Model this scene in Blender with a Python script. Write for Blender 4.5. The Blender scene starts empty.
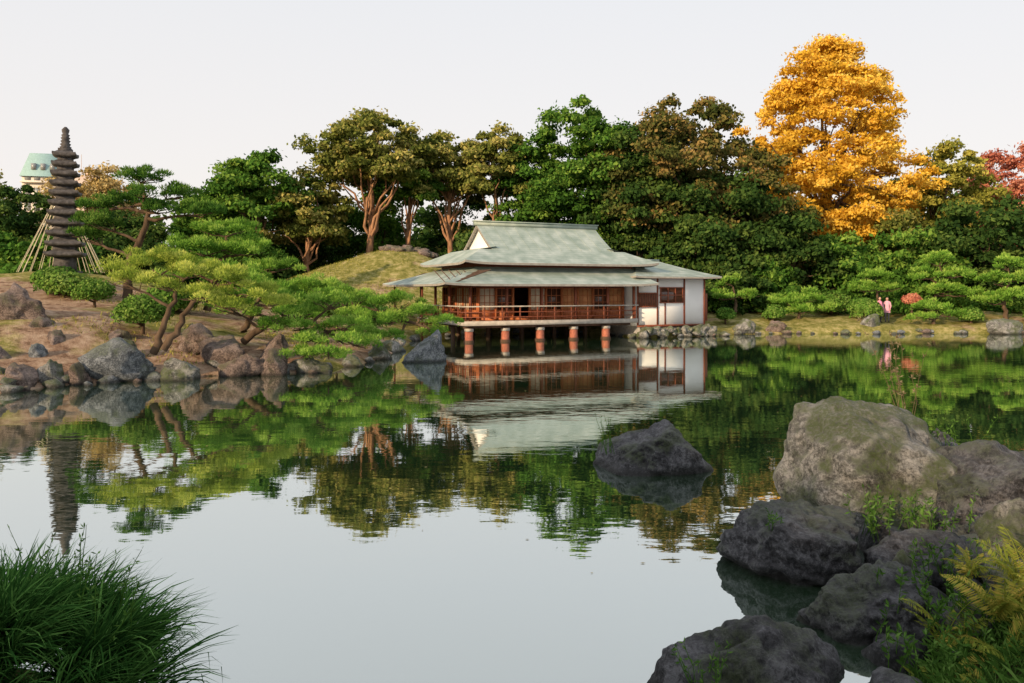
import bpy, bmesh, math, numpy as np
from mathutils import Vector
rng=np.random.default_rng(7)
sc=bpy.context.scene
try:
    sc.view_settings.view_transform='Standard'; sc.view_settings.look='None'; sc.view_settings.exposure=0
except Exception: pass
# ---------------------------------------------------------------- noise
def _h(ix,iy,iz,s):
    n=(ix.astype(np.int64)*374761393+iy.astype(np.int64)*668265263+iz.astype(np.int64)*1274126177+s*974634777)&0xffffffff
    n=((n^(n>>13))*1274126177)&0xffffffff
    return ((n^(n>>16))&0xffff)/65535.0
def vnoise(p,s=0):
    i=np.floor(p).astype(np.int64); f=p-i; f=f*f*(3-2*f)
    x,y,z=i[:,0],i[:,1],i[:,2]; u,v,w=f[:,0],f[:,1],f[:,2]
    r=0
    for dx in(0,1):
        for dy in(0,1):
            for dz in(0,1):
                r=r+_h(x+dx,y+dy,z+dz,s)*(u if dx else 1-u)*(v if dy else 1-v)*(w if dz else 1-w)
    return r*2-1
def fbm(p,o=4,s=0):
    a=1;r=0
    for k in range(o):
        r=r+a*vnoise(p*(2.03**k)+k*7.3,s+k); a*=.5
    return r
# ---------------------------------------------------------------- mesh builder
class MB:
    def __init__(s): s.V=[];s.Q=[];s.T=[];s.qm=[];s.tm=[];s.qv=[];s.tv=[];s.n=0
    def add(s,V,F,mat=0,var=None):
        V=np.asarray(V,float).reshape(-1,3); F=np.asarray(F,np.int64)
        if var is None: var=np.full(len(F),.5)
        if F.shape[1]==4: s.Q.append(F+s.n); s.qm.append(np.full(len(F),mat)); s.qv.append(var)
        else: s.T.append(F+s.n); s.tm.append(np.full(len(F),mat)); s.tv.append(var)
        s.V.append(V); s.n+=len(V)
    def box(s,x0,x1,y0,y1,z0,z1,mat=0):
        V=[(x,y,z) for x in(x0,x1) for y in(y0,y1) for z in(z0,z1)]
        s.add(V,[(0,1,3,2),(4,6,7,5),(0,4,5,1),(2,3,7,6),(0,2,6,4),(1,5,7,3)],mat)
    def grid(s,P,mat=0,flip=False,var=None):
        m,n=P.shape[:2]; i=np.arange(m*n).reshape(m,n)
        F=np.stack([i[:-1,:-1],i[:-1,1:],i[1:,1:],i[1:,:-1]],-1).reshape(-1,4)
        if flip: F=F[:,::-1]
        s.add(P.reshape(-1,3),F,mat,var)
    def slab(s,P,th,mat=0,emat=None):
        emat=mat if emat is None else emat
        B=P.copy(); B[...,2]-=th
        s.grid(P,mat); s.grid(B,emat,True)
        for a,b in((P[0],B[0]),(P[-1],B[-1]),(P[:,0],B[:,0]),(P[:,-1],B[:,-1])):
            s.grid(np.stack([a,b]),emat)
    def tube(s,path,rad,k=8,mat=0):
        path=np.asarray(path,float); rad=np.asarray(rad,float); n=len(path)
        d=np.gradient(path,axis=0); d/=np.linalg.norm(d,axis=1)[:,None]+1e-9
        ref=np.where(np.abs(d[:,2:3])>.9,np.array([[1.,0,0]]),np.array([[0,0,1.]]))
        if np.abs(d[:,2]).mean()>.5: ref=np.tile([[1.,0,0]],(n,1))
        a=np.cross(d,ref); a/=np.linalg.norm(a,axis=1)[:,None]+1e-9; b=np.cross(d,a)
        t=np.linspace(0,2*np.pi,k,endpoint=False)
        V=path[:,None]+rad[:,None,None]*(np.cos(t)[None,:,None]*a[:,None]+np.sin(t)[None,:,None]*b[:,None])
        i=np.arange(n*k).reshape(n,k); j=np.roll(i,-1,1)
        s.add(V,np.stack([i[:-1],j[:-1],j[1:],i[1:]],-1).reshape(-1,4),mat)
    def build(s,name,mats,smooth=False,parent=None,loc=(0,0,0)):
        me=bpy.data.meshes.new(name)
        V=np.concatenate(s.V); Q=np.concatenate(s.Q) if s.Q else np.zeros((0,4),int); T=np.concatenate(s.T) if s.T else np.zeros((0,3),int)
        loops=np.concatenate([Q.ravel(),T.ravel()]).astype(np.int32)
        ls=np.concatenate([np.arange(len(Q))*4,len(Q)*4+np.arange(len(T))*3]).astype(np.int32)
        me.vertices.add(len(V)); me.vertices.foreach_set("co",V.astype(np.float32).ravel())
        me.loops.add(len(loops)); me.loops.foreach_set("vertex_index",loops)
        me.polygons.add(len(ls)); me.polygons.foreach_set("loop_start",ls)
        me.polygons.foreach_set("material_index",np.concatenate(s.qm+s.tm).astype(np.int32))
        me.update(calc_edges=True)
        a=me.attributes.new("var",'FLOAT','FACE'); a.data.foreach_set("value",np.concatenate(s.qv+s.tv).astype(np.float32))
        if smooth: me.polygons.foreach_set("use_smooth",np.ones(len(ls),bool))
        for m in mats: me.materials.append(m)
        o=bpy.data.objects.new(name,me); sc.collection.objects.link(o); o.location=loc
        if parent: o.parent=parent
        return o
def empty(name,loc=(0,0,0),rz=0):
    o=bpy.data.objects.new(name,None); sc.collection.objects.link(o); o.location=loc; o.rotation_euler=(0,0,rz); o.empty_display_size=.3; return o
# ---------------------------------------------------------------- materials
def newmat(name):
    m=bpy.data.materials.new(name); m.use_nodes=True; nt=m.node_tree; nt.nodes.clear()
    return m,nt,nt.nodes,nt.links
def ramp(N,stops):
    r=N.new('ShaderNodeValToRGB'); e=r.color_ramp.elements
    while len(e)<len(stops): e.new(.5)
    for k,(p,c) in enumerate(stops): e[k].position=p; e[k].color=(*c,1)
    return r
def leafmat(name,c0,c1,c2,tr=.25):
    m,nt,N,L=newmat(name)
    a=N.new('ShaderNodeAttribute'); a.attribute_name='var'
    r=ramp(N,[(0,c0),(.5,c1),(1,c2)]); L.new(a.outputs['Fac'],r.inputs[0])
    d=N.new('ShaderNodeBsdfDiffuse')
    t=N.new('ShaderNodeBsdfTranslucent'); mx=N.new('ShaderNodeMixShader'); mx.inputs[0].default_value=tr
    L.new(r.outputs[0],d.inputs[0]); L.new(r.outputs[0],t.inputs[0])
    L.new(d.outputs[0],mx.inputs[1]); L.new(t.outputs[0],mx.inputs[2])
    o=N.new('ShaderNodeOutputMaterial'); L.new(mx.outputs[0],o.inputs[0]); return m
def plain(name,c,rough=.7,var=.25,scale=6,bump=.2,spec=.3,stretch=(1,1,1),metal=0):
    m,nt,N,L=newmat(name)
    tc=N.new('ShaderNodeTexCoord'); mp=N.new('ShaderNodeMapping'); mp.inputs['Scale'].default_value=stretch
    L.new(tc.outputs['Object'],mp.inputs[0])
    n=N.new('ShaderNodeTexNoise'); n.inputs['Scale'].default_value=scale; n.inputs['Detail'].default_value=5; L.new(mp.outputs[0],n.inputs[0])
    r=ramp(N,[(.3,tuple(x*(1-var) for x in c)),(.7,tuple(min(1,x*(1+var)) for x in c))]); L.new(n.outputs['Fac'],r.inputs[0])
    d=N.new('ShaderNodeBsdfPrincipled'); d.inputs['Roughness'].default_value=rough; d.inputs['Specular IOR Level'].default_value=spec; d.inputs['Metallic'].default_value=metal
    L.new(r.outputs[0],d.inputs['Base Color'])
    if bump>0:
        b=N.new('ShaderNodeBump'); b.inputs['Strength'].default_value=bump; b.inputs['Distance'].default_value=.05; L.new(n.outputs['Fac'],b.inputs['Height']); L.new(b.outputs[0],d.inputs['Normal'])
    o=N.new('ShaderNodeOutputMaterial'); L.new(d.outputs[0],o.inputs[0]); return m
def rockmat(name,dark,mid,light,moss=.5,scale=1.0,mt=.50):
    m,nt,N,L=newmat(name)
    tc=N.new('ShaderNodeTexCoord'); oi=N.new('ShaderNodeObjectInfo')
    ad=N.new('ShaderNodeVectorMath'); ad.operation='ADD'; L.new(tc.outputs['Object'],ad.inputs[0])
    cmb=N.new('ShaderNodeMath'); cmb.operation='MULTIPLY'; cmb.inputs[1].default_value=37; L.new(oi.outputs['Random'],cmb.inputs[0]); L.new(cmb.outputs[0],ad.inputs[1])
    def noise(s,d=8,ro=.6,dist=0):
        n=N.new('ShaderNodeTexNoise'); n.inputs['Scale'].default_value=s*scale; n.inputs['Detail'].default_value=d; n.inputs['Roughness'].default_value=ro; n.inputs['Distortion'].default_value=dist
        L.new(ad.outputs[0],n.inputs[0]); return n
    n1=noise(2.8,10,.78,.6); n2=noise(24,6,.8); n3=noise(1.5,4)
    mixf=N.new('ShaderNodeMath'); mixf.operation='MULTIPLY_ADD'; mixf.inputs[1].default_value=.48; L.new(n2.outputs['Fac'],mixf.inputs[0])
    ml=N.new('ShaderNodeMath'); ml.operation='MULTIPLY'; ml.inputs[1].default_value=.54; L.new(n1.outputs['Fac'],ml.inputs[0]); L.new(ml.outputs[0],mixf.inputs[2])
    r=ramp(N,[(.43,dark),(.50,mid),(.58,light)]); L.new(mixf.outputs[0],r.inputs[0])
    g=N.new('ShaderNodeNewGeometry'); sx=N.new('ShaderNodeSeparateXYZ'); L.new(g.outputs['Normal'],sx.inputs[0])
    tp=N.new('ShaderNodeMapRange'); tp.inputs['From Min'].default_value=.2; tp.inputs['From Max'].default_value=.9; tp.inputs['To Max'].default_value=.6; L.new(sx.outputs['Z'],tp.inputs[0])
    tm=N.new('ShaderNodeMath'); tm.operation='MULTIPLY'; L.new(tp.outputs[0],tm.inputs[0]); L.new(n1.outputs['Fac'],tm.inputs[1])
    m0=N.new('ShaderNodeMix'); m0.data_type='RGBA'; L.new(tm.outputs[0],m0.inputs[0]); L.new(r.outputs[0],m0.inputs[6]); m0.inputs[7].default_value=(*light,1)  # upward faces paler: light from above put into the rock colour
    a=N.new('ShaderNodeMath'); a.operation='MULTIPLY_ADD'; a.inputs[1].default_value=.08; L.new(sx.outputs['Z'],a.inputs[0]); L.new(n3.outputs['Fac'],a.inputs[2])
    mr=N.new('ShaderNodeMapRange'); mr.inputs['From Min'].default_value=mt; mr.inputs['From Max'].default_value=mt+.10; mr.inputs['To Max'].default_value=moss; L.new(a.outputs[0],mr.inputs[0])
    mg=N.new('ShaderNodeMath'); mg.operation='MULTIPLY'; L.new(mr.outputs[0],mg.inputs[0]); 
    mr3=N.new('ShaderNodeMapRange'); mr3.inputs['From Min'].default_value=.38; mr3.inputs['From Max'].default_value=.52; L.new(n2.outputs['Fac'],mr3.inputs[0]); L.new(mr3.outputs[0],mg.inputs[1])
    m1=N.new('ShaderNodeMix'); m1.data_type='RGBA'; L.new(mg.outputs[0],m1.inputs[0]); L.new(m0.outputs[2],m1.inputs[6]); m1.inputs[7].default_value=(.085,.125,.022,1)
    sp=N.new('ShaderNodeSeparateXYZ'); L.new(g.outputs['Position'],sp.inputs[0])
    wz=N.new('ShaderNodeMath'); wz.operation='MULTIPLY_ADD'; wz.inputs[1].default_value=-.12; L.new(n1.outputs['Fac'],wz.inputs[0]); L.new(sp.outputs['Z'],wz.inputs[2])
    mr2=N.new('ShaderNodeMapRange'); mr2.inputs['From Min'].default_value=-.03; mr2.inputs['From Max'].default_value=.06; mr2.inputs['To Min'].default_value=.75; mr2.inputs['To Max'].default_value=0; L.new(wz.outputs[0],mr2.inputs[0])
    m2=N.new('ShaderNodeMix'); m2.data_type='RGBA'; L.new(mr2.outputs[0],m2.inputs[0]); L.new(m1.outputs[2],m2.inputs[6]); m2.inputs[7].default_value=(.018,.018,.015,1)
    d=N.new('ShaderNodeBsdfPrincipled'); L.new(m2.outputs[2],d.inputs['Base Color']); d.inputs['Roughness'].default_value=.7; d.inputs['Specular IOR Level'].default_value=.4
    b2=N.new('ShaderNodeBump'); b2.inputs['Strength'].default_value=1; b2.inputs['Distance'].default_value=.22; L.new(mixf.outputs[0],b2.inputs['Height'])
    L.new(b2.outputs[0],d.inputs['Normal'])
    o=N.new('ShaderNodeOutputMaterial'); L.new(d.outputs[0],o.inputs[0]); return m

bark=plain('bark',(.11,.075,.05),.9,.5,5,0,.1,(1,1,.3))
barksunlit=plain('bark_sunlit',(.34,.19,.11),.9,.4,5,0,.1,(1,1,.3))  # lit copy of bark, warm sunlight put into the colour
M_olive=leafmat('leaf_olive',(.05,.08,.018),(.20,.23,.05),(.60,.50,.17))
M_green=leafmat('leaf_green',(.022,.065,.014),(.085,.20,.03),(.30,.44,.08))
M_dark=leafmat('leaf_dark',(.014,.036,.011),(.045,.095,.022),(.15,.22,.05),.2)
M_zelk=leafmat('leaf_zelkova',(.035,.06,.018),(.12,.13,.035),(.48,.30,.11))
M_gink=leafmat('leaf_ginkgo',(.40,.23,.02),(.80,.50,.055),(.95,.74,.17),.35)
M_yel=leafmat('leaf_yellowgreen',(.08,.11,.02),(.27,.28,.05),(.56,.50,.12))
M_red=leafmat('leaf_maple',(.28,.08,.06),(.55,.20,.13),(.70,.38,.25))
M_ochre=leafmat('leaf_ochre',(.20,.15,.05),(.46,.34,.13),(.64,.52,.26))
M_needle=leafmat('needles',(.045,.13,.016),(.18,.36,.05),(.48,.64,.14),.3)
M_needled=leafmat('needles_dark',(.022,.07,.016),(.08,.19,.03),(.25,.37,.08),.25)
M_needley=leafmat('needles_yellowish',(.09,.17,.02),(.34,.44,.07),(.70,.72,.19),.3)
M_topi=leafmat('clipped_leaf',(.03,.08,.015),(.11,.23,.035),(.30,.40,.10),.2)
M_grassb=leafmat('grass_blade',(.010,.036,.010),(.035,.11,.022),(.16,.34,.08),.3)
M_fern=leafmat('fern',(.10,.15,.02),(.30,.34,.055),(.60,.44,.10),.35)
M_weed=leafmat('weed',(.035,.08,.016),(.08,.18,.03),(.17,.30,.07),.3)
M_dry=leafmat('dry_stalk',(.12,.09,.05),(.2,.16,.09),(.3,.25,.15),.2)
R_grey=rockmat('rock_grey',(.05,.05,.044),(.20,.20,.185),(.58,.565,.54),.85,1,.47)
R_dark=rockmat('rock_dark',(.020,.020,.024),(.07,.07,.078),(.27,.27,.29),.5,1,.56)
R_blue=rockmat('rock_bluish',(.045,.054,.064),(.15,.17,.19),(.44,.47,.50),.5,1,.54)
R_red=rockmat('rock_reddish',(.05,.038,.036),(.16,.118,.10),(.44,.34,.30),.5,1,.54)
# ---------------------------------------------------------------- foliage helpers
def nrm(a): return a/(np.linalg.norm(a,axis=-1,keepdims=True)+1e-9)
def leaves(mb,C,R,n,size,mat=1,up=.35,jit=.95,asp=.6,pw=.42,vb=None,fuzz=.25):
    C=np.repeat(np.asarray(C,float),n,0); k=len(C)//n
    R=np.repeat(np.asarray(R,float).reshape(k,-1)*np.ones((1,3)),n,0)
    cv=np.repeat(rng.random(k) if vb is None else vb,n)
    d=nrm(rng.normal(size=(len(C),3))); d[:,2]=np.where(d[:,2]<-.3,-d[:,2]*.6,d[:,2])
    rad=rng.random(len(C))**pw*(1+fuzz*np.minimum(1.6,np.abs(rng.normal(size=len(C))))*(rng.random(len(C))<.4))
    p=C+d*R*rad[:,None]
    nn=nrm(d+np.array([0,0,up])+jit*rng.normal(size=d.shape))
    t=nrm(np.cross(nn,rng.normal(size=d.shape))); b=np.cross(nn,t)
    s=size*(.5+.8*rng.random(len(C)))[:,None]
    V=np.stack([p+t*s,p+b*s*asp,p-t*s,p-b*s*asp],1)
    mb.add(V,np.arange(len(C)*4).reshape(-1,4),mat,np.clip(.5*cv+.5*rng.random(len(C)),0,1))
def needles(mb,C,R,n,ln=.13,w=.012,mat=1):
    for c,r in zip(C,R):
        c=np.array(c,float); rx,ry,rz=r
        rx*=.93; ry*=.93
        k=max(9,int(rx*ry*22))
        a=rng.random(k)*2*np.pi; q=np.sqrt(rng.random(k))*(.75+.28*rng.random(k))
        lc=c+np.stack([np.cos(a)*q*rx,np.sin(a)*q*ry,(1-q*q)*rz*.95*rng.random(k)+rng.normal(size=k)*.16*rz],1)
        lr=.15+.15*rng.random(k); m=max(20,int(n*rx*ry/k))
        CC=np.repeat(lc,m,0); RR=np.repeat(lr,m)[:,None]*np.array([1,1,.7]); cv=np.repeat(rng.random(k),m)
        d=nrm(rng.normal(size=CC.shape)); d[:,2]=np.abs(d[:,2])*np.where(rng.random(len(d))<.85,1,-.4)
        p=CC+d*RR*(rng.random(len(CC))**.3)[:,None]
        dr=nrm(d*.7+np.array([0,0,.7])+.5*rng.normal(size=d.shape))
        sd=nrm(np.cross(dr,rng.normal(size=d.shape)))*w
        L_=(ln*(.6+.7*rng.random(len(p))))[:,None]
        V=np.stack([p-sd*.6,p+dr*L_*.5+sd,p+dr*L_,p+dr*L_*.4-sd],1)
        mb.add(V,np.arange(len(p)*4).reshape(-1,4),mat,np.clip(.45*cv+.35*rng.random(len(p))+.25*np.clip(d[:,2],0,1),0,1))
def bend(p0,p1,n=7,j=.1):
    p0=np.array(p0,float);p1=np.array(p1,float); t=np.linspace(0,1,n)[:,None]
    L_=np.linalg.norm(p1-p0); off=np.cumsum(rng.normal(size=(n,3))*j*L_/n,0); off-=off[0]; off-=t*off[-1]
    return p0*(1-t)+p1*t+off
def tree(name,x,y,top,bot,R,mat,shape='round',ncl=55,npl=420,size=.16,base=.5,lean=0,bk=None,cr=.25,trunk=.35,Ry=None):
    mb=MB(); H=top-bot; Ry=Ry or R; ncl=int(ncl*1.75); npl=int(npl*.62); cr*=.8
    C=[]; ph=rng.random(3)*6.28
    while len(C)<ncl:
        d=nrm(rng.normal(size=3)); q=rng.random()**.42
        if shape=='round': p=np.array([d[0]*R*q,d[1]*Ry*q,bot+H*(.42+.5*d[2]*q)])
        elif shape=='egg':
            h=rng.random(); w=R*np.interp(h,[0,.12,.3,.55,.75,.9,1],[.60,.90,1,.93,.74,.48,.18])
            a=rng.random()*6.283; qq=rng.random()**.4; w*=1+.12*math.sin(3*a+ph[0]+h*9)+.07*math.sin(5*a+ph[1]-h*17)
            p=np.array([np.cos(a)*w*qq,np.sin(a)*w*qq,bot+H*h*.97])
        elif shape=='top':
            if d[2]<-.15: continue
            p=np.array([d[0]*R*q,d[1]*Ry*q,bot+H*.3+H*.6*d[2]*q])
        C.append(p)
    C=np.array(C); C[:,0]+=x+lean*(C[:,2]-base)/(top-base); C[:,1]+=y
    rr=(cr*R*(.45+.9*rng.random(len(C))))[:,None]*np.array([1.05,1.05,.85])
    leaves(mb,C,rr,npl,size,1)
    cen=np.array([x+lean*.6,y,bot+H*.55])
    tr=bend((x,y,base-.5),cen,9,.12); r=trunk*np.linspace(1.15,.35,9); mb.tube(tr,r,9,0)
    idx=rng.choice(len(C),min(len(C),18),replace=False)
    for i in idx:
        s=rng.integers(4,8); e=C[i]*.85+cen*.15; mb.tube(bend(tr[s],e,7,.25),r[s]*np.linspace(.55,.1,7),6,0)
    return mb.build(name,[bk or bark,mat])
# ---------------------------------------------------------------- terrain
shore=np.array([(-12.3,19.2),(-11.9,20.9),(-10,22),(-8.4,23.3),(-6.0,24.2),(-5.0,27),(-4.7,30),(-4.7,34),(-4.9,39),(-3.2,44.5),(2,45.4),(5.6,44.4),(6.2,41.6),(8.6,42.4),(11.2,43.2),(12.6,44.9),(16,45.6),(20,44.9),(24,45.9),(28,45.1),(33,46),(40,44),(46,38),(46,22),(30,13),(14,10.2),(8,9.8),(5.9,9.3),(4.6,8.4),(3.7,6.9),(2.9,5.5),(1.9,4.3),(.6,3.7),(-1.2,3.8),(-1.9,4.6),(-3.2,5.3),(-6,5.2),(-15,4),(-40,3),(-44,10),(-30,15.8),(-18,17.6)])
def sdist(P):
    A=shore;B=np.roll(shore,-1,0); d=np.full(len(P),1e9); ins=np.zeros(len(P),bool)
    for a,b in zip(A,B):
        ab=b-a; t=np.clip(((P-a)@ab)/(ab@ab),0,1); q=P-a-t[:,None]*ab; d=np.minimum(d,np.hypot(q[:,0],q[:,1]))
        c=((a[1]>P[:,1])!=(b[1]>P[:,1]))&(P[:,0]<(b[0]-a[0])*(P[:,1]-a[1])/(b[1]-a[1]+1e-12)+a[0]); ins^=c
    return np.where(ins,-d,d)
def ter(P):
    P=np.asarray(P,float).reshape(-1,2); d=sdist(P); x,y=P[:,0],P[:,1]
    g=lambda cx,cy,sx,sy:np.exp(-((x-cx)/sx)**2*.5-((y-cy)/sy)**2*.5)
    n=fbm(np.c_[P*.35,np.zeros(len(P))],3,3)*.16+vnoise(np.c_[P*1.7,np.zeros(len(P))],5)*.05
    o=np.minimum(d,.7)*.5+np.clip(d-.7,0,6)*.06+n*np.clip(d,0,1)
    m=np.clip(d/3,0,1)
    o+=m*(2.5*g(-22,38,7,8)+.75*g(-14.5,25,3.5,3)+3.5*g(-6.6,57,3.4,5)+1.9*g(-12.5,56,3.5,5)+1.2*g(-24,58,10,8)+.8*g(25,62,30,9)+1.0*np.clip((y-60)/15,0,1)*(y>60))
    nb=(y<10)&(d>0); o=np.where(nb,np.minimum(o,.85),o)
    return np.where(d>0,o,np.maximum(-1.4,d*.7))
def axis(lo,hi,st,far):
    a=np.arange(lo,hi+.01,st); e=[]; s=st; v=hi
    while v<far: s*=1.35; v+=s; e.append(v)
    f=[]; s=st; v=lo
    while v>-far: s*=1.35; v-=s; f.append(v)
    return np.array(f[::-1]+list(a)+e)
xs=axis(-34,44,.4,1800); ys=axis(2,70,.4,1800)
X,Y=np.meshgrid(xs,ys); Z=ter(np.c_[X.ravel(),Y.ravel()]).reshape(X.shape)
mb=MB(); mb.grid(np.stack([X,Y,Z],-1))
def groundmat():
    m,nt,N,L=newmat('ground_earth_grass')
    g=N.new('ShaderNodeNewGeometry')
    def noise(s,d=8,r=.65):
        n=N.new('ShaderNodeTexNoise'); n.inputs['Scale'].default_value=s; n.inputs['Detail'].default_value=d; n.inputs['Roughness'].default_value=r; L.new(g.outputs['Position'],n.inputs[0]); return n
    a=noise(.22); b=noise(2.2,10,.75); c=noise(22,6)
    soil=ramp(N,[(.38,(.20,.12,.08)),(.5,(.43,.29,.20)),(.62,(.60,.45,.33))]); L.new(b.outputs['Fac'],soil.inputs[0])
    gr=ramp(N,[(.36,(.14,.15,.035)),(.5,(.31,.29,.09)),(.64,(.56,.47,.23))]); L.new(b.outputs['Fac'],gr.inputs[0])
    sp=N.new('ShaderNodeSeparateXYZ'); L.new(g.outputs['Position'],sp.inputs[0])
    my=N.new('ShaderNodeMapRange'); my.inputs['From Min'].default_value=32; my.inputs['From Max'].default_value=42; my.inputs['To Min'].default_value=-.05; my.inputs['To Max'].default_value=.1; L.new(sp.outputs['Y'],my.inputs[0])
    ad=N.new('ShaderNodeMath'); ad.operation='ADD'; L.new(a.outputs['Fac'],ad.inputs[0]); L.new(my.outputs[0],ad.inputs[1])
    mr=N.new('ShaderNodeMapRange'); mr.inputs['From Min'].default_value=.46; mr.inputs['From Max'].default_value=.54; L.new(ad.outputs[0],mr.inputs[0])
    mx=N.new('ShaderNodeMix'); mx.data_type='RGBA'; L.new(mr.outputs[0],mx.inputs[0]); L.new(soil.outputs[0],mx.inputs[6]); L.new(gr.outputs[0],mx.inputs[7])
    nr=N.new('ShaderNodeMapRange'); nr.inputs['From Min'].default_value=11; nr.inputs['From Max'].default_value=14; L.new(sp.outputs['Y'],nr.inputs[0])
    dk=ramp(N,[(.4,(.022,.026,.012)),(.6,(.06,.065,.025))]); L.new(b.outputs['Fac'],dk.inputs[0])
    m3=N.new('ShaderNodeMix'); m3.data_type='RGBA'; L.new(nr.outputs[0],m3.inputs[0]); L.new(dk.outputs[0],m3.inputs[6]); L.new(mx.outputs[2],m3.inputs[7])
    d=N.new('ShaderNodeBsdfDiffuse'); L.new(m3.outputs[2],d.inputs[0])
    bp=N.new('ShaderNodeBump'); bp.inputs['Strength'].default_value=.9; bp.inputs['Distance'].default_value=.14; L.new(c.outputs['Fac'],bp.inputs['Height']); L.new(bp.outputs[0],d.inputs['Normal'])
    o=N.new('ShaderNodeOutputMaterial'); L.new(d.outputs[0],o.inputs[0]); return m
mb.build('ground',[groundmat()],True)
def gz(x,y): return float(ter([(x,y)])[0])
def watermat():
    m,nt,N,L=newmat('pond_water')
    g=N.new('ShaderNodeNewGeometry')
    mp=N.new('ShaderNodeMapping'); mp.inputs['Scale'].default_value=(.8,1.6,1); L.new(g.outputs['Position'],mp.inputs[0])
    n=N.new('ShaderNodeTexNoise'); n.inputs['Scale'].default_value=1.7; n.inputs['Detail'].default_value=3; n.inputs['Roughness'].default_value=.5; L.new(mp.outputs[0],n.inputs[0])
    n2=N.new('ShaderNodeTexNoise'); n2.inputs['Scale'].default_value=.09; n2.inputs['Detail'].default_value=2; L.new(g.outputs['Position'],n2.inputs[0])
    st=N.new('ShaderNodeMapRange'); st.inputs['From Min'].default_value=.35; st.inputs['From Max'].default_value=.65; st.inputs['To Min'].default_value=.25; st.inputs['To Max'].default_value=1; L.new(n2.outputs['Fac'],st.inputs[0])
    mu=N.new('ShaderNodeMath'); mu.operation='MULTIPLY'; L.new(n.outputs['Fac'],mu.inputs[0]); L.new(st.outputs[0],mu.inputs[1])
    b=N.new('ShaderNodeBump'); b.inputs['Strength'].default_value=.5; b.inputs['Distance'].default_value=.008; L.new(mu.outputs[0],b.inputs['Height'])
    gl=N.new('ShaderNodeBsdfGlossy'); gl.inputs['Color'].default_value=(.90,.945,.94,1); gl.inputs['Roughness'].default_value=.02; L.new(b.outputs[0],gl.inputs['Normal'])
    df=N.new('ShaderNodeBsdfDiffuse'); df.inputs['Color'].default_value=(.025,.06,.026,1)
    lw=N.new('ShaderNodeLayerWeight'); lw.inputs['Blend'].default_value=.5
    mr=N.new('ShaderNodeMapRange'); mr.inputs['From Min'].default_value=.2; mr.inputs['From Max'].default_value=.95; mr.inputs['To Min'].default_value=.42; mr.inputs['To Max'].default_value=.90; L.new(lw.outputs['Facing'],mr.inputs[0])
    mx=N.new('ShaderNodeMixShader'); L.new(mr.outputs[0],mx.inputs[0]); L.new(df.outputs[0],mx.inputs[1]); L.new(gl.outputs[0],mx.inputs[2])
    o=N.new('ShaderNodeOutputMaterial'); L.new(mx.outputs[0],o.inputs[0]); return m
mb=MB(); mb.add([(-48,1,0),(50,1,0),(50,49,0),(-48,49,0)],[(0,1,2,3)]); mb.build('pond_water',[watermat()])
# ---------------------------------------------------------------- rocks
_ico={}
def ico(s):
    if s not in _ico:
        bm=bmesh.new(); bmesh.ops.create_icosphere(bm,subdivisions=s,radius=1); bm.verts.ensure_lookup_table()
        _ico[s]=(np.array([v.co[:] for v in bm.verts]),np.array([[v.index for v in f.verts] for f in bm.faces])); bm.free()
    return _ico[s]
def rockgeo(size,seed,sub=4,npl=13,rough=.06,warp=None,rz=0,planes=None,ex=26):
    d,F=ico(sub); r_=np.random.default_rng(seed); d=nrm(d)
    n=nrm(r_.normal(size=(npl,3))); o=.62+.38*r_.random(npl)
    if planes:
        n=nrm(np.array([q[:3] for q in planes],float)); o=np.array([q[3] for q in planes],float)
        n=np.concatenate([n,nrm(r_.normal(size=(5,3)))]); o=np.concatenate([o,.85+.15*r_.random(5)])
    dj=nrm(d+.10*np.stack([fbm(d*2.2+seed+k*11,3,seed+k) for k in range(3)],1))
    q=np.maximum(dj@n.T,.02)/o; r=1/(np.sum(q**ex,1)**(1/ex))
    r=np.minimum(r,1.4)
    p=d*r[:,None]
    nz=fbm(p*4.5+seed*3.1,6,seed+9); rd=1-np.abs(fbm(p*1.9+seed,5,seed+3)); lay=np.abs(((p@nrm(np.array([.3,.2,1.]))*3.1+.6*fbm(p*1.3,3,seed+5))%1)-.5)
    p=p+d*(rough*(nz*.6+(rd-.7)*1.1+(lay-.25)*.8))[:,None]
    mx=p.max(0);mn=p.min(0); p=(p-(mx+mn)/2)/((mx-mn)/2)
    if warp: p=warp(p)
    p=p*np.array(size)/2
    c,s=math.cos(rz),math.sin(rz); p=np.c_[p[:,0]*c-p[:,1]*s,p[:,0]*s+p[:,1]*c,p[:,2]]
    return p,F
def rock(x,y,ztop,w,dp,zb,seed,mat,sub=4,rough=.08,warp=None,rz=0,name='rock',npl=11,planes=None,ex=26):
    p,F=rockgeo((w,dp,ztop-zb),seed,sub,npl,rough,warp,rz,planes,ex); mb=MB(); mb.add(p,F)
    return mb.build(name,[mat],True,loc=(x,y,(ztop+zb)/2))
def wF(p):
    p=p.copy(); p[:,2]*=1-.25*np.abs(p[:,0]); return p
PA=[(-.40,-.15,.92,.56),(.75,-.1,.6,.76),(-.1,-.85,.5,.66),(-.8,-.3,.5,.84),(.2,-.8,-.2,.8),(0,.9,.4,.7)]
PB=[(.22,-.3,.92,.64),(-.93,-.25,.30,.84),(-.15,-.97,.22,.72),(.70,-.25,.66,.76),(.95,-.3,.0,.9),(-.7,-.3,-.6,.84),(0,.9,.4,.8),(-.55,-.45,.7,.82),(.1,-.6,-.75,.88),(-.3,-.3,.9,.80)]
PD=[(-.45,-.3,.85,.6),(.5,-.2,.85,.75),(-.3,-.95,.1,.7),(-.95,-.1,.2,.85),(.9,-.4,0,.9),(0,.9,.4,.8)]
PF=[(-.35,-.15,.93,.62),(.45,-.3,.85,.66),(-.2,-.85,.5,.7),(-.95,-.2,.1,.85),(.9,-.3,.25,.85),(0,.8,.6,.7),(-.6,.5,.6,.8)]
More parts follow.
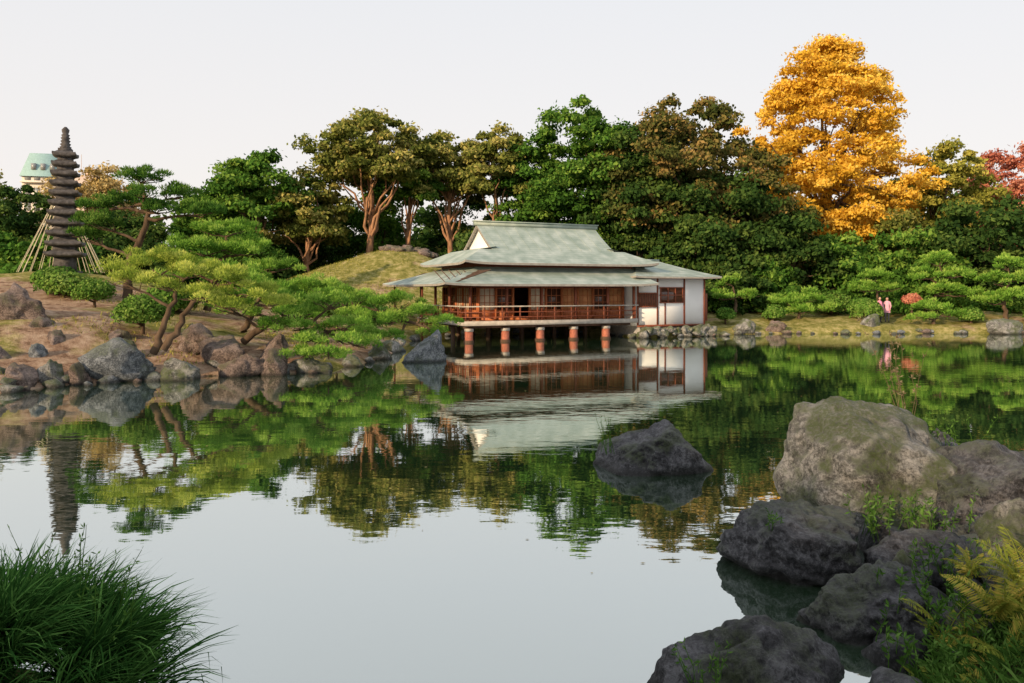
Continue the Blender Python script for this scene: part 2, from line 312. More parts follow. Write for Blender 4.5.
PC=[(.1,-.2,.97,.68),(-.85,-.35,.4,.8),(-.1,-.98,.1,.74),(.9,-.4,.1,.85),(.2,-.7,-.7,.8),(-.6,-.5,-.6,.78),(0,.9,.4,.8)]
rock(2.02,11.3,.63,1.72,1.3,-.42,11,R_dark,6,.09,None,.0,planes=PA)
rock(3.90,8.75,1.29,1.9,1.7,-.50,23,R_grey,6,.075,None,.0,planes=PB,ex=18)
rock(2.58,7.25,.55,1.34,1.2,-.45,31,R_dark,6,.11,None,.1,planes=PC)
rock(4.88,8.1,.95,1.5,1.4,-.5,37,R_dark,6,.10,None,-.1,planes=PD)
rock(2.82,6.0,.44,1.3,1.1,-.6,41,R_dark,6,.11,None,.3,planes=PF)
rock(1.52,4.95,.42,1.35,1.0,-.6,43,R_dark,6,.10,None,.05,planes=PF)
rock(4.02,6.2,.98,.6,.8,-.1,47,R_grey,5,.08,None,.4)
rock(3.75,5.7,.55,.6,.6,-.2,53,R_grey,5,.08)
rock(3.45,6.9,.42,.8,.8,-.3,59,R_dark,5,.10)
rock(6.1,11.3,.55,.6,.6,-.4,61,R_dark,4,.08)
rock(4.95,9.8,.75,.9,.8,-.4,67,R_grey,5,.08)
rock(3.6,7.6,.38,.55,.5,-.3,71,R_dark,4,.08)
rock(5.8,8.8,.7,1.1,1.0,-.4,73,R_dark,4,.08)
rock(2.35,4.75,.2,.6,.5,-.3,79,R_dark,5,.09)
rock(3.15,6.3,.42,.5,.5,-.3,83,R_grey,5,.09)
LB=[(-15.0,24.6,2.75,1.5,1.3,.6,R_red),(-14.2,24.0,1.75,.9,.9,.5,R_red),(-13.3,23.2,1.35,.75,.7,.3,R_red),
(-12.6,20.3,.7,1.0,.8,-.4,R_red),(-13.6,20.6,.6,1.5,.9,-.4,R_grey),(-12.1,20.9,.7,.7,.7,-.4,R_grey),(-11.5,21.2,.6,.6,.6,-.4,R_red),
(-10.9,21.9,1.25,2.05,1.3,-.5,R_blue),(-9.25,22.2,.65,1.05,.9,-.4,R_grey),(-9.6,24.4,1.5,1.2,.9,.4,R_red),(-8.6,23.9,1.15,1.4,1,.0,R_red),
(-7.9,23.2,.7,1.5,1.0,-.4,R_red),(-7.1,23.6,.8,1.0,.9,-.4,R_red),(-6.1,24.2,.5,1.3,.9,-.4,R_grey),(-7.4,24.7,1.15,.8,.8,.2,R_red),
(-5.2,26.2,.4,.8,.8,-.4,R_grey),(-4.9,28.9,.6,1.1,1,-.4,R_grey),(-3.05,27.9,1.12,1.75,1.1,-.5,R_blue),(-4.9,32,.5,1.0,1,-.4,R_grey),
(-20.0,36.0,3.0,2.0,1.4,1.0,R_grey),(-21.6,35.4,2.6,1.2,1.0,1.0,R_grey),(-12.0,24.2,1.35,.8,.7,.4,R_red),(-13.1,26.5,1.7,.8,.7,.8,R_blue),(-14.2,21.5,1.0,1.2,.9,0,R_red),(-11.2,23.3,1.1,.6,.6,.4,R_grey),(-10.3,25.6,1.45,.7,.6,.5,R_grey),(-12.95,19.5,.35,.7,.5,-.3,R_grey),(-13.2,22.2,1.05,.6,.5,.2,R_blue),
(20.6,46.0,1.15,1.2,.9,-.2,R_grey),(27.8,45.2,.95,2.3,1.3,-.4,R_grey),(30.5,46.3,1.3,1.0,.9,-.1,R_grey),(13.2,45.3,.9,1.3,.9,-.3,R_grey),(15.2,45.8,.75,1.2,.9,-.3,R_red)]
def wP(p):
    p=p.copy(); k=1-.42*np.clip(p[:,2]+.2,0,2)/1.2; p[:,0]*=k; p[:,1]*=k; p[:,0]+=.12*p[:,2]; return p
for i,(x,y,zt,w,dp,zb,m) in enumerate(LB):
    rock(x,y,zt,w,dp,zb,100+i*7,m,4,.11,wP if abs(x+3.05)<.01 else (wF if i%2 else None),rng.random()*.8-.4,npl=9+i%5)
mm=MB()
for i in range(60):
    x=-9.0+5.2*rng.random(); y=54.8+1.6*rng.random(); s=.3+.35*rng.random()
    p,F=rockgeo((s*1.5,s,s*.8),int(rng.integers(1e6)),2,10,.08); mm.add(p+np.array([x,y,gz(x,y)+s*.1]),F)
mm.build('mound_stones',[R_red],True)
mbg=[MB(),MB(),MB()]
for a,b in zip(shore,np.roll(shore,-1,0)):
    if a[1]<12 and b[1]<12 : continue
    if a[0]<-16 and b[0]<-16: continue
    if a[0]<-4 and a[1]>24 and a[1]<40: L_=np.hypot(*(b-a)); k=int(L_/2.6)
    else: L_=np.hypot(*(b-a)); k=int(L_/.75)
    for j in range(k):
        for rr in range(2 if a[1]<24 else 1):
            t=(j+rng.random())/k; q=a+(b-a)*t+rng.normal(size=2)*(.16+.3*rr)
            s=(.20+.45*rng.random()**1.7)
            p,F=rockgeo((s*1.4,s,s*.85),int(rng.integers(1e6)),3,10,.08,None,rng.random()*3)
            mbg[rng.integers(3)].add(p+np.array([q[0],q[1],max(.02,gz(*q))+s*.08]),F)
for mm,mt in zip(mbg,(R_grey,R_red,R_blue)): mm.build('shore_stones',[mt],True)
mm=MB()
for i in range(70):
    t=rng.random(); q=np.array([2.7+3.2*t,5.4+3.4*t])+rng.normal(size=2)*.3; s=.12+.28*rng.random()
    p,F=rockgeo((s*1.3,s,s),int(rng.integers(1e6)),3,10,.08); mm.add(p+np.array([q[0],q[1],max(0,gz(*q))+s*.05]),F)
mm.build('bank_stones',[R_dark],True)
# ---------------------------------------------------------------- teahouse
th=empty('teahouse',(-2.2,37.5,0),math.radians(25))
def roofmat():
    m,nt,N,L=newmat('patina_roof')
    tc=N.new('ShaderNodeTexCoord')
    n=N.new('ShaderNodeTexNoise'); n.inputs['Scale'].default_value=1.5; n.inputs['Detail'].default_value=8; L.new(tc.outputs['Object'],n.inputs[0])
    r=ramp(N,[(.35,(.24,.31,.27)),(.52,(.33,.40,.36)),(.68,(.44,.50,.46))]); L.new(n.outputs['Fac'],r.inputs[0])
    sx=N.new('ShaderNodeSeparateXYZ'); L.new(tc.outputs['Object'],sx.inputs[0])
    def fr(out,sc_):
        m1=N.new('ShaderNodeMath'); m1.operation='MULTIPLY'; m1.inputs[1].default_value=sc_; L.new(out,m1.inputs[0])
        f=N.new('ShaderNodeMath'); f.operation='FRACT'; L.new(m1.outputs[0],f.inputs[0]); return f
    fz=fr(sx.outputs['Z'],9.0)
    mr=N.new('ShaderNodeMapRange'); mr.inputs['From Max'].default_value=.22; mr.inputs['To Min'].default_value=.75; mr.inputs['To Max'].default_value=1; L.new(fz.outputs[0],mr.inputs[0])
    mx=N.new('ShaderNodeMix'); mx.data_type='RGBA'; mx.blend_type='MULTIPLY'; mx.inputs[0].default_value=1; L.new(r.outputs[0],mx.inputs[6]); L.new(mr.outputs[0],mx.inputs[7])
    d=N.new('ShaderNodeBsdfPrincipled'); d.inputs['Roughness'].default_value=.6; L.new(mx.outputs[2],d.inputs['Base Color'])
    b=N.new('ShaderNodeBump'); b.inputs['Strength'].default_value=.4; b.inputs['Distance'].default_value=.03; L.new(fz.outputs[0],b.inputs['Height']); L.new(b.outputs[0],d.inputs['Normal'])
    o=N.new('ShaderNodeOutputMaterial'); L.new(d.outputs[0],o.inputs[0]); return m
Mroof=roofmat(); Mwood=plain('dark_red_wood',(.20,.06,.032),.55,.3,4,0,.3,(6,6,1)); Mwoodl=plain('orange_wood',(.46,.15,.06),.5,.3,4,0,.3,(6,6,1))
Mfas=plain('weathered_fascia',(.30,.28,.25),.7,.2,5,0); Mwhite=plain('white_plaster',(.82,.82,.82),.85,.05,1.2,0,.2)
Mbeam=plain('pale_beam',(.42,.39,.35),.7,.2,5,0); Mpier=plain('red_pier_brick',(.40,.14,.09),.8,.25,9,0); Mstone=plain('foundation_stone',(.33,.32,.30),.85,.25,7,.5)
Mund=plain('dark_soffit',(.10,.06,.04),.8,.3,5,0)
Mshoji=plain('shoji_paper',(.66,.55,.40),.9,.08,3,0)
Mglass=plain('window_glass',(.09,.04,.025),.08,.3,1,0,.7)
Mfloor=plain('deck_boards',(.24,.13,.08),.6,.25,5,0,.3,(1,8,1))
def prof(p,z0=3.82,h=2.1,H=3.35):
    t=p/H; return z0+h*(.78*t+.22*t*t)
def rface(B0,B1,A0,A1,zf0,zf1,zfun,m=12,n=26,upc=.12):
    B0,B1,A0,A1=[np.array(q,float) for q in(B0,B1,A0,A1)]
    t=np.linspace(0,1,m)[:,None,None]; s=np.linspace(0,1,n)[None,:,None]
    P2=(B0*(1-s)+B1*s)*(1-t)+(A0*(1-s)+A1*s)*t
    tt=np.linspace(0,1,m)[:,None]; ss=np.linspace(0,1,n)[None,:]
    Zz=zfun(zf0+(zf1-zf0)*tt)+0*ss+upc*(np.abs(2*ss-1)**8)*(1-tt)
    return np.dstack([P2,Zz])
W_,D_,g_=11.0,6.7,1.3; H_=D_/2; vx=1.95; gx=2.15
mb=MB()
for (B0,B1,A0,A1) in(((0,0),(W_,0),(g_,g_),(W_-g_,g_)),((W_,D_),(0,D_),(W_-g_,D_-g_),(g_,D_-g_)),((0,D_),(0,0),(g_,D_-g_),(g_,g_)),((W_,0),(W_,D_),(W_-g_,g_),(W_-g_,D_-g_))):
    mb.slab(rface(B0,B1,A0,A1,0,g_,prof),.11,0,1)
for (B0,B1,A0,A1) in(((vx,g_),(W_-vx,g_),(vx,H_),(W_-vx,H_)),((W_-vx,D_-g_),(vx,D_-g_),(W_-vx,H_),(vx,H_))):
    mb.slab(rface(B0,B1,A0,A1,g_,H_,prof,upc=0),.10,0,1)
fl=lambda p:prof(g_)+(p-g_)*.18-.004
mb.grid(rface((g_,D_-g_),(g_,g_),(gx+.1,D_-g_),(gx+.1,g_),g_,gx+.1,fl,upc=0),0)
mb.grid(rface((W_-g_,g_),(W_-g_,D_-g_),(W_-gx-.1,g_),(W_-gx-.1,D_-g_),g_,gx+.1,fl,upc=0),0)
mb.box(vx-.12,W_-vx+.12,H_-.13,H_+.13,5.86,6.06,0)
mb.box(vx-.17,W_-vx+.17,H_-.19,H_+.19,6.061,6.11,0)
for x in np.arange(vx+.3,W_-vx,.6):
    yq=np.linspace(g_,H_-.15,8)
    for sg in(0,1): mb.tube([(x,(y if not sg else D_-y),prof(y)+.006) for y in yq],[.016]*8,4,0)
mb.build('upper_roof',[Mroof,Mfas],False,th)
mb=MB()
yy=np.linspace(g_+.05,D_-g_-.05,21); pz=prof(np.minimum(yy,D_-yy))-.11
for xg in(gx,W_-gx): mb.grid(np.stack([np.c_[yy*0+xg,yy,yy*0+prof(g_)-.1],np.c_[yy*0+xg,yy,pz]]),0)
for xg in(vx+.02,W_-vx-.07):
    for k in range(20):
        V=[(xg+dx,yy[k+e],pz[k+e]+.04-dz) for dx in(0,.05) for e in(0,1) for dz in(0,.13)]
        mb.add(V,[(0,1,3,2),(4,6,7,5),(0,4,5,1),(2,3,7,6),(1,5,7,3)],1)
mb.build('gable',[Mwhite,Mfas],False,th)
X0,X1,Y0,Y1=-1.45,10.2,-1.15,9.0; a0,a1,b0,b1=1.0,9.9,1.0,6.0
lz=lambda p:2.78+.86*(.8*p+.2*p*p)
mb=MB()
for q in(((X0,Y0),(X1,Y0),(a0,b0),(a1,b0)),((X1,Y1),(X0,Y1),(a1,b1),(a0,b1)),((X0,Y1),(X0,Y0),(a0,b1),(a0,b0)),((X1,Y0),(X1,Y1),(a1,b0),(a1,b1))):
    mb.slab(rface(*q,0,1,lz,upc=.08),.10,0,1)
mb.build('lower_roof',[Mroof,Mfas],False,th)
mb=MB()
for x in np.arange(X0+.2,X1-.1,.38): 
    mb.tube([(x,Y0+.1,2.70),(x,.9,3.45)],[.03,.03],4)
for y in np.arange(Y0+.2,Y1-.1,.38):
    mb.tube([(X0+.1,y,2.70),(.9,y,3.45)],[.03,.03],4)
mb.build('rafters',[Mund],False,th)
mb=MB()
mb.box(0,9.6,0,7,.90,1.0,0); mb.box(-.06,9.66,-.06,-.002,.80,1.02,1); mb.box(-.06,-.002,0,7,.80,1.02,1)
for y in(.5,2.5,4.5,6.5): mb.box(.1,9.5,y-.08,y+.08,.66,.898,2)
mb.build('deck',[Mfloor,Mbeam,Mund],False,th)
mb=MB()
px_=[.3,2.2,4.1,6.0,7.9]
for x in px_:
    mb.box(x-.15,x+.15,.15,.45,-1.3,.52,0); mb.box(x-.17,x+.17,.13,.47,.521,.66,1); mb.box(x-.19,x+.19,.11,.49,-.5,.10,2)
    for y in(2.4,4.5,6.6):
        mb.box(x-.09,x+.09,y-.09,y+.09,-1.3,.66,2)  # back posts coloured dark, painting in the shade under the deck
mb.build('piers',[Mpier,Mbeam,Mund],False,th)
mb=MB()
for x in px_+[9.5]:
    mb.box(x-.055,x+.055,.06,.17,1.0,3.05,0)
for y in(2.4,4.5,6.85): mb.box(.06,.17,y-.055,y+.055,1.0,3.05,0)
mb.box(0,9.6,.07,.16,2.72,2.84,0); mb.box(.07,.16,0.2,7,2.72,2.84,0)
for x in(-.95,): 
    for y in(3.5,8.3): mb.box(x-.04,x+.04,y-.04,y+.04,-.6,2.8,0)
mb.build('veranda_posts',[Mwood],False,th)
mb=MB()
for x in np.arange(.02,9.6,.95): mb.box(x-.03,x+.03,-.02,.04,1.02,1.68,0)
for y in np.arange(.95,7,.95): mb.box(-.02,.04,y-.03,y+.03,1.02,1.68,0)
for z,h in((1.68,.06),(1.42,.04),(1.18,.04)):
    mb.box(-.18,9.7,-.03,.05,z,z+h,1 if z>1.6 else 0); mb.box(-.03,.05,.06,7.1,z,z+h-.003,1 if z>1.6 else 0)
mb.build('railing',[Mwood,Mbeam],False,th)
mb=MB()
mb.box(1.25,9.5,6.05,6.15,1.0,3.6,0)
mb.box(1.15,9.55,1.1,1.22,2.62,3.62,0); mb.box(1.1,1.22,1.25,6.1,2.62,3.62,0); mb.box(9.42,9.52,1.25,6.0,1.0,3.6,0)
mb.box(1.2,9.5,1.12,1.2,1.0,1.12,1); mb.box(1.0,10,1.0,6,3.3,3.85,0)
nb=9; bw=(9.5-1.15)/nb
for k in range(nb+1):
    x=1.15+k*bw; mb.box(x-.05,x+.05,1.08,1.24,1.0,2.62,1)
for k in range(nb):
    x=1.15+k*bw+.05; x2=x+bw-.1
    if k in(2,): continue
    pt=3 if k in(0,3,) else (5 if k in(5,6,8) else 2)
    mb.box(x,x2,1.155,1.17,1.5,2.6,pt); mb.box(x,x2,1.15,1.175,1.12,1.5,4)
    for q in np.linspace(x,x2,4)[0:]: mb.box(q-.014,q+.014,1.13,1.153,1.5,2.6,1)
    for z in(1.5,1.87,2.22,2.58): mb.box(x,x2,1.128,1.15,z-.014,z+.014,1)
nb=5; bw=4.85/nb
for k in range(nb+1):
    y=1.25+k*bw; mb.box(1.08,1.24,y-.05,y+.05,1.0,2.62,1)
for k in range(nb):
    y=1.3+k*bw; y2=y+bw-.1
    mb.box(1.155,1.17,y,y2,1.5,2.6,3 if k in(1,2) else 2); mb.box(1.15,1.175,y,y2,1.12,1.5,4)
    for q in np.linspace(y,y2,4): mb.box(1.13,1.153,q-.014,q+.014,1.5,2.6,1)
    for z in(1.87,2.22): mb.box(1.128,1.15,y,y2,z-.014,z+.014,1)
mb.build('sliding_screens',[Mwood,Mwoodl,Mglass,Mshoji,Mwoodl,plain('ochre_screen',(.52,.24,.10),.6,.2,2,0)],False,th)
mb=MB(); ax0,ax1,ay0,ay1=9.75,14.2,.2,5.4
mb.box(ax0,ax1,ay0,ay1,.62,3.3,0)
mb.box(ax0+.1,ax1-.1,ay0+.1,ay1-.1,-1,.618,2)
for x in(ax0,11.0,12.75,ax1-.1): mb.box(x,x+.1,ay0-.03,ay0-.002,.62,3.2,1)
mb.box(ax0,ax1,ay0-.035,ay0-.005,.55,.66,1); mb.box(ax0,ax1,ay0-.035,ay0-.005,3.1,3.2,1)
mb.box(ax0+.1,11.0,ay0-.05,ay0-.008,1.62,2.3,3)
for x in np.arange(ax0+.15,11,.11): mb.box(x,x+.035,ay0-.08,ay0-.051,1.62,2.3,1)
for z in(1.58,2.3): mb.box(ax0+.08,11.02,ay0-.09,ay0-.004,z,z+.06,1)
mb.box(11.2,12.65,ay0-.05,ay0-.008,1.85,2.6,4)
for x in(11.18,11.66,12.14,12.62): mb.box(x,x+.06,ay0-.09,ay0-.051,1.85,2.6,1)
for z in(1.8,2.2,2.6): mb.box(11.14,12.72,ay0-.1,ay0-.052,z,z+.055,1)
mb.box(11.5,11.58,ay0-.028,ay0-.003,.66,1.8,1)
mb.box(ax1+.002,ax1+.4,.5,1.4,.8,2.3,1)
mb.build('annex_walls',[Mwhite,Mwood,Mstone,Mund,Mglass],False,th)
mb=MB(); X0,X1,Y0,Y1=9.2,14.75,-.55,6.0
az=lambda p:3.2+.95*(.8*p+.2*p*p)
for q in(((X0,Y0),(X1,Y0),(11.3,2.7),(12.8,2.7)),((X1,Y1),(X0,Y1),(12.8,2.75),(11.3,2.75)),((X0,Y1),(X0,Y0),(11.3,2.75),(11.3,2.7)),((X1,Y0),(X1,Y1),(12.8,2.7),(12.8,2.75))):
    mb.slab(rface(*q,0,1,az,upc=.04),.09,0,1)
mb.box(11.2,12.9,2.62,2.83,4.12,4.24,0)
mb.build('annex_roof',[Mroof,Mfas],False,th)
# foundation stones at the annex foot
mm=MB(); ca,sa=math.cos(math.radians(25)),math.sin(math.radians(25))
for i in range(40):
    u=9.6+5.0*rng.random(); v=-.1-.35*rng.random(); s=.25+.3*rng.random()
    p,F=rockgeo((s*1.4,s,s),int(rng.integers(1e6)),3,10,.08,None,rng.random()*3); mm.add(p+np.array([-2.2+u*ca-v*sa,37.5+u*sa+v*ca,.10+.35*rng.random()]),F)
mm.build('foundation_stones',[R_grey],True)
# ---------------------------------------------------------------- stone pagoda
pg=empty('stone_pagoda',(-21.3,38,gz(-21.3,38)-.1),.35); zb=pg.location.z
Mpag=plain('weathered_stone',(.085,.08,.08),.9,.45,6,.8)
mb=MB(); b0=2.9-zb
mb.box(-.85,.85,-.85,.85,-.3,b0+.25,0); mb.box(-.65,.65,-.65,.65,b0+.25,b0+.5,0); mb.box(-.42,.42,-.42,.42,b0+.5,b0+1.15,0)
z=b0+1.15; nt_=11
for k in range(nt_):
    t=k/(nt_-1); w=.80-.30*t; h=.50-.06*t
    prf=[(w*.6,0),(w*.97,.05),(w,.10),(w*.99,.19),(w*.8,.26),(w*.62,.33),(w*.58,h*.72)]
    s=np.linspace(-1,1,9)
    for r4 in range(4):
        P=np.array([[(s_*r,-r,z+zz+.07*abs(s_)**4*(i in(1,2,3))) for s_ in s] for i,(r,zz) in enumerate(prf)])
        c,sn=[(1,0),(0,1),(-1,0),(0,-1)][r4]
        P=np.dstack([P[...,0]*c-P[...,1]*sn,P[...,0]*sn+P[...,1]*c,P[...,2]]); mb.grid(P)
    mb.box(-w*.56,w*.56,-w*.56,w*.56,z+h*.6,z+h+.01,0); z+=h
fp=[(.22,0),(.26,.08),(.18,.12),(.24,.2),(.16,.25),(.22,.33),(.15,.38),(.21,.46),(.14,.5),(.19,.58),(.12,.62),(.16,.72),(.17,.8),(.05,.92)]
mb.tube([(0,0,z+q[1]*1.15) for q in fp],[q[0] for q in fp],12)
mb.build('pagoda_body',[Mpag],False,pg)
mb=MB(); Mrope=plain('straw_rope',(.62,.55,.40),.9,.2,9,0); cx,cy=-22.9,40.5; zg=gz(cx,cy)
mb.tube([(cx,cy,zg),(cx,cy,7.9)],[.07,.05],6)
for k in range(24):
    a=k/24*6.283; mb.tube([(cx,cy,7.8),(cx+2.0*math.cos(a),cy+1.8*math.sin(a),zg+.1)],[.018,.018],4)
mb.build('snow_rope_cone',[Mrope])
# ---------------------------------------------------------------- pines
def pine(name,trunks,pads,mat,dens=2600,ln=.14,w=.012,tr=.13):
    mb=MB(); allp=[]
    for path in trunks:
        P=np.array(path,float); t=np.linspace(0,len(P)-1,14); Q=np.stack([np.interp(t,np.arange(len(P)),P[:,k]) for k in range(3)],1)
        Q+=rng.normal(size=Q.shape)*.03; mb.tube(Q,tr*np.linspace(1.15,.4,14),9,0); allp.append(Q[3:])
    A=np.concatenate(allp)
    for p in pads:
        c=np.array(p[:3],float); i=np.argmin(np.linalg.norm(A-c,axis=1)+ .8*np.maximum(0,A[:,2]-c[2])); br=bend(A[i],c-np.array([0,0,p[5]*.3]),7,.2)
        mb.tube(br,tr*np.linspace(.5,.16,7),6,0)
        for _ in range(4):
            a=rng.random()*6.28; e=c+np.array([math.cos(a)*p[3]*.7,math.sin(a)*p[4]*.7,.0]); mb.tube(bend(br[4],e,5,.2),tr*np.linspace(.2,.07,5),5,0)
    needles(mb,[p[:3] for p in pads],[p[3:6] for p in pads],dens,ln,w)
    return mb.build(name,[bark,mat])
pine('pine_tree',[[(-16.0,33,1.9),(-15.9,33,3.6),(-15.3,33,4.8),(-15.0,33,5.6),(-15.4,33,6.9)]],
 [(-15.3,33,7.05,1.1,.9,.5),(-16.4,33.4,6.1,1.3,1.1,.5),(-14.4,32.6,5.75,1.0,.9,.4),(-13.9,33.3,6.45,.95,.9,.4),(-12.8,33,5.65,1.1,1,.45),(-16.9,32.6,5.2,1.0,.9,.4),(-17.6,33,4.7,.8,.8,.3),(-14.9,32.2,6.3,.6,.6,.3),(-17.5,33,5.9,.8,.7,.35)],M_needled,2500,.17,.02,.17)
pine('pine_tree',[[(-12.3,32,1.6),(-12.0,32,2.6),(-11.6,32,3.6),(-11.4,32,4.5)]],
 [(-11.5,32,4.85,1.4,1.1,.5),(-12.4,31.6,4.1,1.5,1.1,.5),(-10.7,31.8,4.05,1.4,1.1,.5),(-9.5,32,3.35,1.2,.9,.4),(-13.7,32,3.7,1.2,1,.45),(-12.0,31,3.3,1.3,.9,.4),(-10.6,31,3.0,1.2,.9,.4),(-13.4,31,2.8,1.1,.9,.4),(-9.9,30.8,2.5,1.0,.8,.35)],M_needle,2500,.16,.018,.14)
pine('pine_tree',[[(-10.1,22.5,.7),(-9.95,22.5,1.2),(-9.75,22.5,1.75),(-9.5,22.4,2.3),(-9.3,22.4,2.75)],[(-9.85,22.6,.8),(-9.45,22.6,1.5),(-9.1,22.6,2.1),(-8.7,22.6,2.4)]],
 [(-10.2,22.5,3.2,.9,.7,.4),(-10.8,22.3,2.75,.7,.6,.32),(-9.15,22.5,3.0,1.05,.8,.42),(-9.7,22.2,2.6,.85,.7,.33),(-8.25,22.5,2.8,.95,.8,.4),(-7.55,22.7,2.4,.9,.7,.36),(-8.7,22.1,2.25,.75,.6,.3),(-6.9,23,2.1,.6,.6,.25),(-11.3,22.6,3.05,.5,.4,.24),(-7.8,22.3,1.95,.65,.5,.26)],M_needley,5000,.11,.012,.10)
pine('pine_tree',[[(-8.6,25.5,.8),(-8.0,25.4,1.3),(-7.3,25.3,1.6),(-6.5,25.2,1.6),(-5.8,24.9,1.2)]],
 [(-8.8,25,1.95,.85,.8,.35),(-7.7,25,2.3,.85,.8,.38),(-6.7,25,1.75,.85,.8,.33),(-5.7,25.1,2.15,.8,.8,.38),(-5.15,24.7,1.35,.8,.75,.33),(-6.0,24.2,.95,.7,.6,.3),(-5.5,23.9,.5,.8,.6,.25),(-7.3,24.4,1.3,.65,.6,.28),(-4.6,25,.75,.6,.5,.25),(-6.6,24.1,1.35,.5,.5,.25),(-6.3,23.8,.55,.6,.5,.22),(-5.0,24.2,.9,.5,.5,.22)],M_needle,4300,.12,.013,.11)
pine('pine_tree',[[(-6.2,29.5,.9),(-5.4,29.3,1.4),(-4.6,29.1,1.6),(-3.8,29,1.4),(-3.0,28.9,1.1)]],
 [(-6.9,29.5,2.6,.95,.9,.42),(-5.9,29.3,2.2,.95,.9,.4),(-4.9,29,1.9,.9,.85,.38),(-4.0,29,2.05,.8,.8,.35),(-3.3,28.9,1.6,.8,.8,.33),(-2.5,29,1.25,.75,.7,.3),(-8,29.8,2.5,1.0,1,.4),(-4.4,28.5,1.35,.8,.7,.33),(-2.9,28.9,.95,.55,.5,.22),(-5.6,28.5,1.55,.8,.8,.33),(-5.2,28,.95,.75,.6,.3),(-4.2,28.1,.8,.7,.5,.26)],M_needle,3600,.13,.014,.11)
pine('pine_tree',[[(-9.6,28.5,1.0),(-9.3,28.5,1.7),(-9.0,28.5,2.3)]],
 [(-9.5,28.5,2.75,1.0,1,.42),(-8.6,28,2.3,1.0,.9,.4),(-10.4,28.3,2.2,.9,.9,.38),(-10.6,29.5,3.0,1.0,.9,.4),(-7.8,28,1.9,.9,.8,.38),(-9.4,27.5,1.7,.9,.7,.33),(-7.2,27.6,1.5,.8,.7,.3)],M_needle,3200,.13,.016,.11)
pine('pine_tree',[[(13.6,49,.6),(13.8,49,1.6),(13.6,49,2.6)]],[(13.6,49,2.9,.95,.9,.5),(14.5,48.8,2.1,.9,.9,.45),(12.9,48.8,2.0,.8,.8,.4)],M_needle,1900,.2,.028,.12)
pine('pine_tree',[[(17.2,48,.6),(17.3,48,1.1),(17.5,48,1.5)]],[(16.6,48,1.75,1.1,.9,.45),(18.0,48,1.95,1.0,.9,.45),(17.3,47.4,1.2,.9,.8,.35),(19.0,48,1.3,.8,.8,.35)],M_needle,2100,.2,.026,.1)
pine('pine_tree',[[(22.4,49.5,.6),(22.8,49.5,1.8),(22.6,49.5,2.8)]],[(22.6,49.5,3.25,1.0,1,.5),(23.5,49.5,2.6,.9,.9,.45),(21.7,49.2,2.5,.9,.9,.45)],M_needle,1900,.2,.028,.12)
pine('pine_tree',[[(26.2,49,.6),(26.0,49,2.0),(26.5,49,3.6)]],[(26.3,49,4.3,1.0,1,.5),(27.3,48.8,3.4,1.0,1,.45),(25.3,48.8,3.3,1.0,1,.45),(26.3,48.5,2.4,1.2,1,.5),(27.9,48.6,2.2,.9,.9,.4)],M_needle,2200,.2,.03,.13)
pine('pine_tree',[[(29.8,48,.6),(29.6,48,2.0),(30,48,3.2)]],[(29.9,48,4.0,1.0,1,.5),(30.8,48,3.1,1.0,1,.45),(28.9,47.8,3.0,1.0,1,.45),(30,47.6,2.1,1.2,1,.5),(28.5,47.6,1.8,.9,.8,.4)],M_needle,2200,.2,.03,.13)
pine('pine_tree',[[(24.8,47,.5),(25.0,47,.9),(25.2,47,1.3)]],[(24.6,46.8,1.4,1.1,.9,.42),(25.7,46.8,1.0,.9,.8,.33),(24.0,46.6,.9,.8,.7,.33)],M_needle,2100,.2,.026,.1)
def shrub(x,y,z,r,rz,mat,n=7000,size=.06,name='clipped_shrub'):
    mb=MB(); k=14; d=nrm(rng.normal(size=(k,3))); C=np.array([x,y,z])+d*np.array([r,r,rz])*.3
    R=np.tile([[r*.74,r*.74,rz*.76]],(k,1))*(.8+.25*rng.random((k,1)))
    leaves(mb,C,R,n//k,size,1,pw=.12,jit=.6,fuzz=.05)
    mb.tube(bend((x,y,z-rz-.4),(x,y,z),4,.1),[.07,.06,.05,.04],6,0)
    for _ in range(9):
        e=np.array([x,y,z])+nrm(rng.normal(size=3))*r*.6; mb.tube(bend((x,y,z-rz*.6),e,4,.2),[.03,.025,.02,.012],5,0)
    return mb.build(name,[bark,mat])
shrub(-15.2,29,2.4,.78,.55,M_topi,9000,.05)
shrub(-11.6,25,1.75,.9,.62,M_topi,11000,.05)
shrub(-11.0,45,gz(-11,45)+.3,.55,.45,M_topi,5000,.07); shrub(-9.6,47,gz(-9.6,47)+.3,.6,.45,M_topi,5000,.07)
shrub(21.0,47.2,1.3,1.0,.8,M_topi,9000,.09); shrub(24.3,48.4,1.9,.6,.4,M_red,5000,.09); shrub(19.9,49.5,1.6,1.1,.8,M_topi,7000,.1)
shrub(31.5,47,1.1,1.1,.7,M_topi,7000,.1)
shrub(15.6,47.5,1.1,.7,.55,M_topi,5000,.08); shrub(12.6,47,1.0,.6,.5,M_green,5000,.08); shrub(27.0,46.9,1.0,.8,.55,M_topi,5000,.08); shrub(33.5,48,1.4,1.2,.9,M_needle,6000,.09)
shrub(-13.2,31,2.1,1.1,.7,M_topi,9000,.08); shrub(-17.5,31.5,2.6,1.2,.6,M_topi,9000,.07); shrub(-9.5,34,2.2,1.2,.8,M_topi,9000,.08); shrub(-7.5,34,1.8,1.3,.8,M_topi,9000,.08)
shrub(-6.4,36,1.3,1.2,.8,M_topi,8000,.08); shrub(-19.5,34,3.0,1.0,.6,M_needled,8000,.08)
